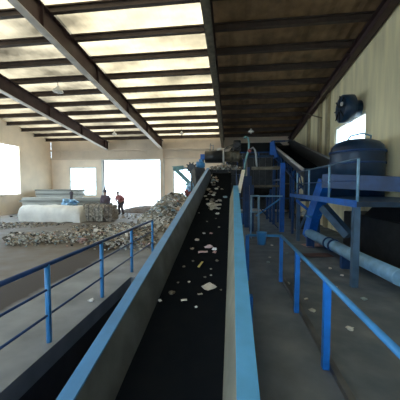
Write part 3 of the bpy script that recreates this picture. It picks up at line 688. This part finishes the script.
# low dark box, added to darken the lit wall under the platform
pm = thing('scrap_press', (4.25, 7.6, 0), 'low dark machine under the platform against the cream wall', 'machine')
MB().box(3.75, 4.5, 5.9, 9.3, .12, 1.25).build('housing', 'dark_steel', pm, bevel=.04)
MB().hexa([(3.8, 6.4, 1.25), (4.48, 6.4, 1.25), (4.48, 8.0, 1.25), (3.8, 8.0, 1.25), (4.0, 6.6, 1.6), (4.4, 6.6, 1.6), (4.4, 7.8, 1.6), (4.0, 7.8, 1.6)]).build('cover', 'drum_black', pm)
for y in (6.1, 7.6, 9.1): MB().box(3.8, 4.48, y-.08, y+.08, 0, .12).build('foot', 'blue_deep', pm)
# blower on the wall above the window
q = P(347, 109, X=XR-.45)
bl = thing('wall_blower', (XR, q.y, q.z-.5), 'dark blue round blower on the cream wall above the window', 'blower')
MB().lathe((XR-.7, q.y, q.z), (1, 0, 0), [(0, .2), (0, .46), (.04, .52), (.4, .52), (.44, .46), (.44, .3), (.7, .3)], 24).build('housing', 'navy', bl)
m = MB()
for i in range(8):
    a = i*PI/4; m.bar((XR-.72, q.y+.1*math.cos(a), q.z+.1*math.sin(a)), (XR-.72, q.y+.5*math.cos(a), q.z+.5*math.sin(a)), .03)
m.build('guard', 'dark_steel', bl)
MB().lathe(P(342.3, 104, X=XR-.75), (-1, 0, 0), [(0, .08), (.05, .07), (.06, .02)], 12).build('cap', 'white_paint', bl)

# right floor: boards and scraps
def floorscrap(kind, px, py, m, label, cat, size=None, sx=.3, sy=.2, rz=0, group=None):
    p = P(px, py, Z=0); mb = MB()
    if size: crumple(mb, (p.x, p.y, size*.4), size, .5, rnd.random()*40)
    else: sheet(mb, (p.x, p.y, .002), sx, sy, rz, .05, rnd.random()*40, 0)
    o = mb.build(kind, m); o.location.z = max(o.location.z, 0); o.location.z = 0 if size else o.location.z
    return tag(o, label, cat, group)
floorscrap('cardboard_sheet', 313, 246, 'scrap_6', 'dull pinkish cardboard on the floor in front of the blue chute', 'cardboard', sx=.7, sy=.45, rz=.3)
floorscrap('cardboard_sheet', 316, 256, 'brown_board', 'dark brown board on the floor in front of the pinkish cardboard', 'board', sx=.9, sy=.4, rz=.15)
for px, py_ in ((330, 269), (288, 284), (312, 311), (306, 300), (270, 258), (268, 263), (300, 262), (287, 254), (335, 288), (342, 276), (272, 246), (318, 275), (281, 262), (364, 300), (376, 330), (350, 330)):
    floorscrap('plastic_scrap', px, py_, SCR[rnd.choice((0, 1, 1, 5))], 'small pale scrap on the dark floor around the right handrail', 'scrap', size=.03+.02*rnd.random(), group='scraps on the floor by the right handrail')
for px, py_, s, lb in ((299, 214, .13, 'whitish sack on the floor under the platform, left of a second one'), (304, 213.4, .12, 'whitish sack on the floor under the platform, beside the blue chute')):
    p = P(px, py_, Y=12.6); tag(crumple(MB(), p, s, .9, px, 3).build('sack', 'scrap_1'), lb, 'sack')
    zs = p.z

pc = P(301.5, 214, Y=12.6); cr = thing('crate', (pc.x, 12.6, 0), 'dark crate under the two whitish sacks behind the platform legs', 'crate')
MB().box(pc.x-.32, pc.x+.32, 12.35, 12.85, .1, zs-.16).build('box', 'dark_steel', cr, bevel=.01)
for x in (-.24, .24): MB().box(pc.x+x-.05, pc.x+x+.05, 12.35, 12.85, 0, .1).build('runner', 'bale_brown', cr)
# ------------------------------------------------------------------ left side of the hall
# plank stacks
def stack(px0, px1, py0, py1, Y, n, m, label):
    a = P(px0, py1, Y=Y); b = P(px1, py0, Y=Y); h = (b.z-a.z)/n
    o = thing('board_stack', ((a.x+b.x)/2, Y, 0), label, 'boards')
    for k in range(n):
        e = rnd.uniform(-.15, .15); MB().box(a.x+rnd.uniform(-.1, .1), b.x+e, Y-.5, Y+.5, a.z+h*k+.012, a.z+h*(k+1)).build('board', m if k % 2 else 'plank_light', o)
    nb = 4
    for k in range(nb):
        x = a.x+.3+(b.x-a.x-.6)*k/(nb-1); MB().box(x-.08, x+.08, Y-.5, Y+.5, 0, a.z+.012).build('bearer', m, o)
stack(40, 81, 189.5, 197, 20.0, 4, 'plank', 'long low stack of grey boards under the far window')
stack(26, 108, 197.8, 204.5, 18.2, 3, 'plank', 'longer stack of grey boards in front of the other board stack')
q = P(70.5, 203, Y=16.6)
tag(crumple(MB(), q, .5, .5, 3, 3).build('plastic_bundle', 'pipe_blue'), 'pale blue plastic bundle behind the white covered heap', 'bundle')
q = P(71.5, 199, Y=16.9)
hy = thing('hydrant_post', (q.x, 16.9, 0), 'dark upright post behind the white covered heap', 'post')
MB().tube([(q.x, 16.9, 0), (q.x, 16.9, P(71, 194, Y=16.9).z)], .09, 10).build('shaft', 'cloth_dark', hy); MB().lathe((q.x, 16.9, P(71, 194, Y=16.9).z), (0, 0, 1), [(0, .13), (.1, .13), (.18, .03)], 12).build('cap', 'cloth_dark', hy)

# white covered heap: a long tarpaulin over goods raised on timbers
Yt = 14.6
tA = P(28, 206, Y=Yt); tB = P(87, 206, Y=Yt); zb0 = P(60, 220.5, Y=Yt).z; zt0 = P(60, 205.5, Y=Yt).z
th_ = thing('covered_heap', ((tA.x+tB.x)/2, Yt, 0), 'long heap under a white tarpaulin on dark timbers, left of the bales', 'heap')
vs = []; fs = []; nu, nv = 60, 20
for i in range(nu+1):
    x = tA.x+(tB.x-tA.x)*i/nu; e = min(1, 1-max(0, (i/nu-.93)/.07)**2*.35)
    for j in range(nv+1):
        a = j/nv*PI; c = math.cos(a); s_ = math.sin(a)
        yy = -math.copysign(abs(c)**.55, c)*.75; hh = s_**.4*(zt0-zb0)*e if s_ > 0 else 0
        k = .09*noise.noise(Vector((x*1.4, yy*2, hh*2)))+.04*noise.noise(Vector((x*4, yy*5, hh*4)))
        sag = .1*max(0, noise.noise(Vector((x*1.1, 3, 0)))) if j in (0, nv) else 0
        vs.append((x, Yt+yy+k, zb0+hh+k*.6-sag))
for i in range(nu):
    for j in range(nv): fs.append((i*(nv+1)+j, i*(nv+1)+j+1, (i+1)*(nv+1)+j+1, (i+1)*(nv+1)+j))
m = MB().add(vs, fs, 0, True); m.add([vs[nu*(nv+1)+j] for j in range(nv+1)], [tuple(range(nv+1))]); m.add([vs[j] for j in range(nv+1)], [tuple(range(nv+1))]); m.build('tarpaulin', 'tarp', th_)
for i in range(7):
    x = tA.x+.3+(tB.x-tA.x-.6)*i/6; MB().box(x-.14, x+.14, Yt-.6, Yt+.6, 0, zb0+.02).build('timber', 'bale_brown' if i % 2 else 'strap', th_)

# bales of pressed scrap
def bale(px0, px1, pt_, Y, m, label, seed, rz=0):
    a = P(px0, 215, Y=Y); b = P(px1, 215, Y=Y); t = P((px0+px1)/2, pt_, Y=Y).z; cx = (a.x+b.x)/2; hw = (b.x-a.x)/2; n = 9
    o = thing('scrap_bale', (cx, Y, 0), label, 'bale', 'bales beside the white heap')
    bm = bmesh.new(); bmesh.ops.create_cube(bm, size=2); bmesh.ops.subdivide_edges(bm, edges=bm.edges, cuts=n, use_grid_fill=True)
    vs = []
    for v in bm.verts:
        c = v.co.copy(); r = 1-.06*(abs(c.x*c.y)+abs(c.y*c.z)+abs(c.x*c.z))
        d = .16*noise.noise(c*2.2+Vector((seed, 0, 0)))+.12*noise.noise(c*6+Vector((seed, 3, 0)))
        c = c*(r+d); vs.append((cx+c.x*hw, Y+c.y*.5, max(0, t/2+c.z*t/2)))
    MB().add(vs, [[v.index for v in f.verts] for f in bm.faces]).build('pressed_scrap', m, o); bm.free()
    for k in (-.4, .4):
        x = cx+k*hw; e = .56; MB().tube([(x, Y-e, .06), (x, Y-e, t*.95), (x, Y-.4, t+.05), (x, Y+.4, t+.05), (x, Y+e, t*.95), (x, Y+e, .06)], .018, 6).build('wire_tie', 'strap', o)
bale(86, 97, 204, 14.9, 'bale_grey', 'grey bale of pressed scrap touching the end of the white tarpaulin', 1)
bale(97, 106.5, 204.5, 14.8, 'bale_grey', 'grey bale of pressed scrap, middle one in front of the dark clothed person', 2)
bale(106.8, 115.5, 205, 14.9, 'bale_brown', 'brown bale of pressed scrap with dark end, nearest the doorway', 3)

# people
def skin_mesh(nodes, edges, rad, sub=1):
    me = bpy.data.meshes.new('tmp'); me.from_pydata([Vector(n) for n in nodes], edges, []); ob = bpy.data.objects.new('tmp', me); C.objects.link(ob)
    ob.modifiers.new('s', 'SKIN'); sv = me.skin_vertices[0].data
    for i, r in enumerate(rad): sv[i].radius = (r, r) if not isinstance(r, tuple) else r; sv[i].use_root = (i == 0)
    b = ob.modifiers.new('u', 'SUBSURF'); b.levels = b.render_levels = sub
    dg = bpy.context.evaluated_depsgraph_get(); ev = ob.evaluated_get(dg); em = ev.to_mesh()
    V = [v.co.copy() for v in em.vertices]; Fc = [list(p.vertices) for p in em.polygons]
    ev.to_mesh_clear(); bpy.data.objects.remove(ob); bpy.data.meshes.remove(me)
    return V, Fc
def person(loc, rz, j, top, bottom, label, hat=None, fat=1.1):
    """j: joint positions in the person's own frame (x right, y = facing direction -y, z up)"""
    o = thing('person', loc, label, 'person')
    M = Matrix.Translation(Vector(loc)) @ Matrix.Rotation(rz, 4, 'Z')
    def W(vs): return [M @ v for v in vs]
    names = ['pelvis', 'belly', 'chest', 'neck', 'headlow', 'headmid', 'headtop', 'shl', 'ell', 'wrl', 'hal', 'shr', 'elr', 'wrr', 'har', 'hil', 'knl', 'anl', 'tol', 'hir', 'knr', 'anr', 'tor']
    rad = [(.14, .11), (.14, .1), (.16, .11), .055, .07, .095, .07, .07, .045, .03, .035, .07, .045, .03, .035, .09, .06, .04, .035, .09, .06, .04, .035]
    ed = [('pelvis', 'belly'), ('belly', 'chest'), ('chest', 'neck'), ('neck', 'headlow'), ('headlow', 'headmid'), ('headmid', 'headtop'), ('chest', 'shl'), ('shl', 'ell'), ('ell', 'wrl'), ('wrl', 'hal'), ('chest', 'shr'), ('shr', 'elr'), ('elr', 'wrr'), ('wrr', 'har'), ('pelvis', 'hil'), ('hil', 'knl'), ('knl', 'anl'), ('anl', 'tol'), ('pelvis', 'hir'), ('hir', 'knr'), ('knr', 'anr'), ('anr', 'tor')]
    ix = {n: i for i, n in enumerate(names)}
    V, Fc = skin_mesh([j[n] for n in names], [(ix[a], ix[b]) for a, b in ed], rad, 2)
    mb = MB().add(W(V), Fc, 0, True)
    # face: nose, ears, brows; fingers and thumbs
    h = Vector(j['headmid']); fwd = Vector((0, -1, 0))
    mb.tube(W([h+Vector((0, -.085, .02)), h+Vector((0, -.115, -.025)), h+Vector((0, -.09, -.03))]), [.01, .017, .012], 8)
    for s in (-1, 1): mb.tube(W([h+Vector((s*.09, 0, .03)), h+Vector((s*.1, .01, 0)), h+Vector((s*.09, 0, -.03))]), [.008, .018, .008], 6)
    for a, b in (('wrl', 'hal'), ('wrr', 'har')):
        p = Vector(j[b]); d = (p-Vector(j[a])).normalized(); sd = d.cross(Vector((0, 1, .2))).normalized()
        for k, l in ((-1.5, .06), (-.5, .075), (.5, .08), (1.5, .07)):
            q = p+sd*k*.018; mb.tube(W([q, q+d*l*.6+Vector((0, -.008, 0)), q+d*l+Vector((0, -.03, 0))]), [.011, .01, .008], 6)
        mb.tube(W([p-d*.03, p-d*.0+sd*.045, p+d*.035+sd*.05]), [.013, .012, .009], 6)
    mb.build('body', 'skin', o)
    def chain(nm, e, r, m, sub=2):
        ii = {n: i for i, n in enumerate(nm)}; V, Fc = skin_mesh([j[n] for n in nm], [(ii[a], ii[b]) for a, b in e], [tuple(q*fat for q in x) if isinstance(x, tuple) else x*fat for x in r], sub); return MB().add(W(V), Fc, 0, True).build(m[0], m[1], o)
    jj = dict(j); 
    chain(['chest', 'belly', 'pelvis', 'shl', 'ell', 'wrl', 'shr', 'elr', 'wrr'], [('chest', 'belly'), ('belly', 'pelvis'), ('chest', 'shl'), ('shl', 'ell'), ('ell', 'wrl'), ('chest', 'shr'), ('shr', 'elr'), ('elr', 'wrr')], [(.2, .15), (.185, .14), (.18, .145), .095, .07, .055, .095, .07, .055], ('jacket', top))
    chain(['pelvis', 'hil', 'knl', 'anl', 'hir', 'knr', 'anr'], [('pelvis', 'hil'), ('hil', 'knl'), ('knl', 'anl'), ('pelvis', 'hir'), ('hir', 'knr'), ('knr', 'anr')], [(.16, .13), .115, .085, .07, .115, .085, .07], ('trousers', bottom))
    for a, b in (('anl', 'tol'), ('anr', 'tor')):
        p = Vector(j[a]); q = Vector(j[b]); MB().tube(W([p+Vector((0, .06, -.045)), p+Vector((0, 0, -.035)), q+Vector((0, 0, -.005)), q+Vector((0, -.06, -.01))]), [.04, .055, .05, .03], 10).build('shoe', 'shoe', o)
    ht = Vector(j['headtop'])
    V2 = []; bm = bmesh.new(); bmesh.ops.create_uvsphere(bm, u_segments=16, v_segments=10, radius=1)
    for v in bm.verts: V2.append(h+Vector((v.co.x*.105, v.co.y*.115+.015, max(v.co.z, -.25 if v.co.y > 0 else .25)*.125+.025)))
    MB().add(W(V2), [[v.index for v in f.verts] for f in bm.faces], 0, True).build('hair', 'hair', o); bm.free()
    if hat:
        MB().lathe(M @ (h+Vector((0, 0, .09))), (0, 0, 1), [(0, .16), (.015, .16), (.02, .115), (.1, .1), (.14, .05), (.3, .012)], 16).build('peaked_cap', hat, o)
    return o
base = dict(pelvis=(0, 0, .95), belly=(0, 0, 1.12), chest=(0, .01, 1.36), neck=(0, 0, 1.5), headlow=(0, -.02, 1.56), headmid=(0, -.025, 1.66), headtop=(0, -.02, 1.74),
            shl=(-.19, 0, 1.42), ell=(-.27, .02, 1.14), wrl=(-.22, -.16, .96), hal=(-.18, -.22, .91), shr=(.19, 0, 1.42), elr=(.27, .02, 1.14), wrr=(.22, -.16, .96), har=(.18, -.22, .91),
            hil=(-.1, 0, .9), knl=(-.11, -.02, .49), anl=(-.12, .01, .09), tol=(-.14, -.13, .04), hir=(.1, 0, .9), knr=(.12, -.02, .49), anr=(.13, .01, .09), tor=(.15, -.13, .04))
q = P(105.3, 200, Y=16.2)
person((q.x, 16.2, 0), .15, base, 'cloth_plum', 'cloth_navy', 'person in dark clothes and peaked cap standing behind the bales', 'cloth_dark', 1.3)
b2 = dict(base); 
b2.update(pelvis=(0, .05, .93), belly=(0, 0, 1.08), chest=(0, -.1, 1.3), neck=(0, -.16, 1.43), headlow=(0, -.2, 1.48), headmid=(0, -.23, 1.57), headtop=(0, -.24, 1.65), shl=(-.21, -.1, 1.36), ell=(-.46, -.05, 1.16), wrl=(-.26, -.16, .98), hal=(-.19, -.17, .95), shr=(.21, -.1, 1.36), elr=(.47, .02, 1.14), wrr=(.28, -.1, .96), har=(.2, -.13, .93), hil=(-.1, .05, .88), knl=(-.13, -.05, .48), anl=(-.14, .05, .09), tol=(-.16, -.1, .04), hir=(.1, .05, .88), knr=(.16, 0, .48), anr=(.22, .12, .09), tor=(.25, -.02, .04))
q = P(120.5, 213, Y=18.7)
person((q.x, 18.7, 0), -.5, b2, 'cloth_red', 'cloth_dark', 'stooping person in a reddish jacket, hands on hips, before the bright doorway', None, 1.22)
# heaps ---------------------------------------------------------------
def mound(name, cx, cy, rx, ry_, h, m, label, seed, pw=1.0):
    n = 30; vs = []; fs = []
    def hgt(x, y):
        r = math.hypot((x-cx)/rx, (y-cy)/ry_)
        return max(0, h*(1-r**1.6)*pw+h*.22*noise.noise(Vector((x*1.1+seed, y*1.1, 0)))*(1-r)+.1*noise.noise(Vector((x*3, y*3, seed)))*(1-min(1, r))) if r < 1 else 0
    for i in range(n+1):
        for k in range(48):
            a = k/48*2*PI; r = i/n; x = cx+rx*r*math.cos(a); y = cy+ry_*r*math.sin(a); vs.append((x, y, hgt(x, y)-(.02 if i == n else 0)))
    for i in range(n):
        for k in range(48): fs.append((i*48+k, i*48+(k+1) % 48, (i+1)*48+(k+1) % 48, (i+1)*48+k))
    if not name: return hgt, (vs, fs)
    o = MB().add(vs, fs, 0, True).build(name, m, base=(cx, cy, 0)); tag(o, label, 'heap', kind='stuff'); return hgt
WT = (8, 7, 5, 2, 3, 3, 1, 1)
HX, HY = -3.4, 15.3
h1, under1 = mound(None, HX, HY, 1.85, 4.0, 1.6, 'heap_base', 'big heap of mixed rubbish rising beside the left conveyor wall', 2)
def on(hg, cx, cy, rx, ry_):
    def fn(r):
        while True:
            x = cx+rx*r.uniform(-1, 1); y = cy+ry_*r.uniform(-1, 1)
            if math.hypot((x-cx)/rx, (y-cy)/ry_) < 1: return Vector((x, y, hg(x, y)+.02))
    return fn
rubbish('rubbish_heap', on(h1, HX, HY, 1.85, 4.0), 2200, .05, .2, WT, 'big heap of pale mixed rubbish rising beside the left conveyor wall', 5, cat='heap', under=under1)
h2 = mound('earth_heap', P(146, 210, Y=20.6).x, 20.6, 2.6, 1.2, .5, 'earth', 'low brown earth heap lying in front of the bright doorway', 7)
# the litter ridge along the floor behind the left handrail
def ridge(r):
    while True:
        t = r.random(); px = 5+150*t; pyy = 243-6.5*t+r.gauss(0, 1.9+2.0*t*r.random()); p = P(px, max(pyy, 228), Z=0)
        if p.x < -2.7: return Vector((p.x, p.y, .03+.22*r.random()**2))
def ridge2(r):
    if r.random() < .52: return ridge(r)
    while True:
        px = r.gauss(124, 16); pyy = r.gauss(240, 5); p = P(px, max(230, min(pyy, 252)), Z=0)
        if p.x < -2.65 and px < 158: return Vector((p.x, p.y, .03+.35*r.random()*max(0, 1-abs(px-124)/40)))
rubbish('litter_ridge', ridge2, 4200, .025, .083, (4, 5, 5, 5, 5, 3, 1, 3), 'long low ridge of litter on the floor behind the left handrail', 12)
def scat(r):
    while True:
        px = r.uniform(0, 175); pyy = r.uniform(214, 240); p = P(px, pyy, Z=0)
        if -15 < p.x < -2.7 and 10.2 < p.y < 21 and math.hypot((p.x-HX)/1.9, (p.y-HY)/4.1) > 1 and not (13.3 < p.y < 15.8 and p.x < -6.2) and not (p.y > 17.5 and p.x < -8.2) and noise.noise(Vector((p.x*.5, p.y*.5, 2))) > -.05: return Vector((p.x, p.y, .02))
rubbish('floor_litter', scat, 900, .025, .1, (1, 2, 5, 7, 5, 1, 0, 4), 'thin scatter of litter over the concrete between handrail and bales', 13)
# single pieces lying out on the left
for px, py_, s, mm, lb in ((97.5, 234, .16, 'paper', 'white plastic bag on the litter ridge near the left handrail post'), (156, 216, .22, 'paper', 'bright white bag at the foot of the big rubbish heap'), (111, 236, .14, 'scrap_0', 'pale bag on the litter ridge between two handrail posts'), (120, 238, .12, 'scrap_7', 'black bag on the litter ridge behind the handrail'), (173, 226, .3, 'scrap_4', 'beige bundle low on the heap against the conveyor wall'), (177, 214, .26, 'scrap_1', 'pale bundle halfway up the heap against the conveyor wall'), (82, 243, .14, 'scrap_6', 'dull pink bag at the front edge of the litter ridge')):
    p = P(px, py_, Z=0) if px < 160 else P(px, py_, Y=11.6)
    z = 0 if px < 160 else h1(p.x, p.y)
    mb = MB(); crumple(mb, (p.x, p.y, z+s*.65), s, .75, px, 3); o = mb.build('plastic_bag', mm); tag(o, lb, 'bag')
floorscrap('paper_scrap', 91.5, 301.5, 'scrap_0', 'small pale paper on the concrete under the left handrail', 'paper', size=.05)
floorscrap('paper_scrap', 118, 296, 'scrap_2', 'dull scrap on the pit edge next to the left handrail', 'scrap', size=.04) if False else None

# ------------------------------------------------------------------ light
wd = bpy.data.worlds.new('sky'); S.world = wd; wd.use_nodes = True
bg = wd.node_tree.nodes['Background']; bg.inputs['Color'].default_value = (.62, .82, 1, 1); bg.inputs['Strength'].default_value = 4.8
sd = bpy.data.lights.new('sun', 'SUN'); sd.energy = 3.0; sd.angle = .03; sd.color = (1, .93, .82)
so = bpy.data.objects.new('sun', sd); C.objects.link(so); so.rotation_euler = (math.radians(-25), math.radians(-12), 0)

for o in C.objects:
    if '_o' in o: del o['_o']
vs_ = S.view_settings; vs_.view_transform = 'Standard'; vs_.look = 'None'; vs_.exposure = .65; vs_.gamma = 1; vs_.use_curve_mapping = False
S.cycles.use_denoising = True
S.cycles.max_bounces = 8; S.cycles.diffuse_bounces = 5; S.cycles.transparent_max_bounces = 12
S.cycles.sample_clamp_indirect = 6
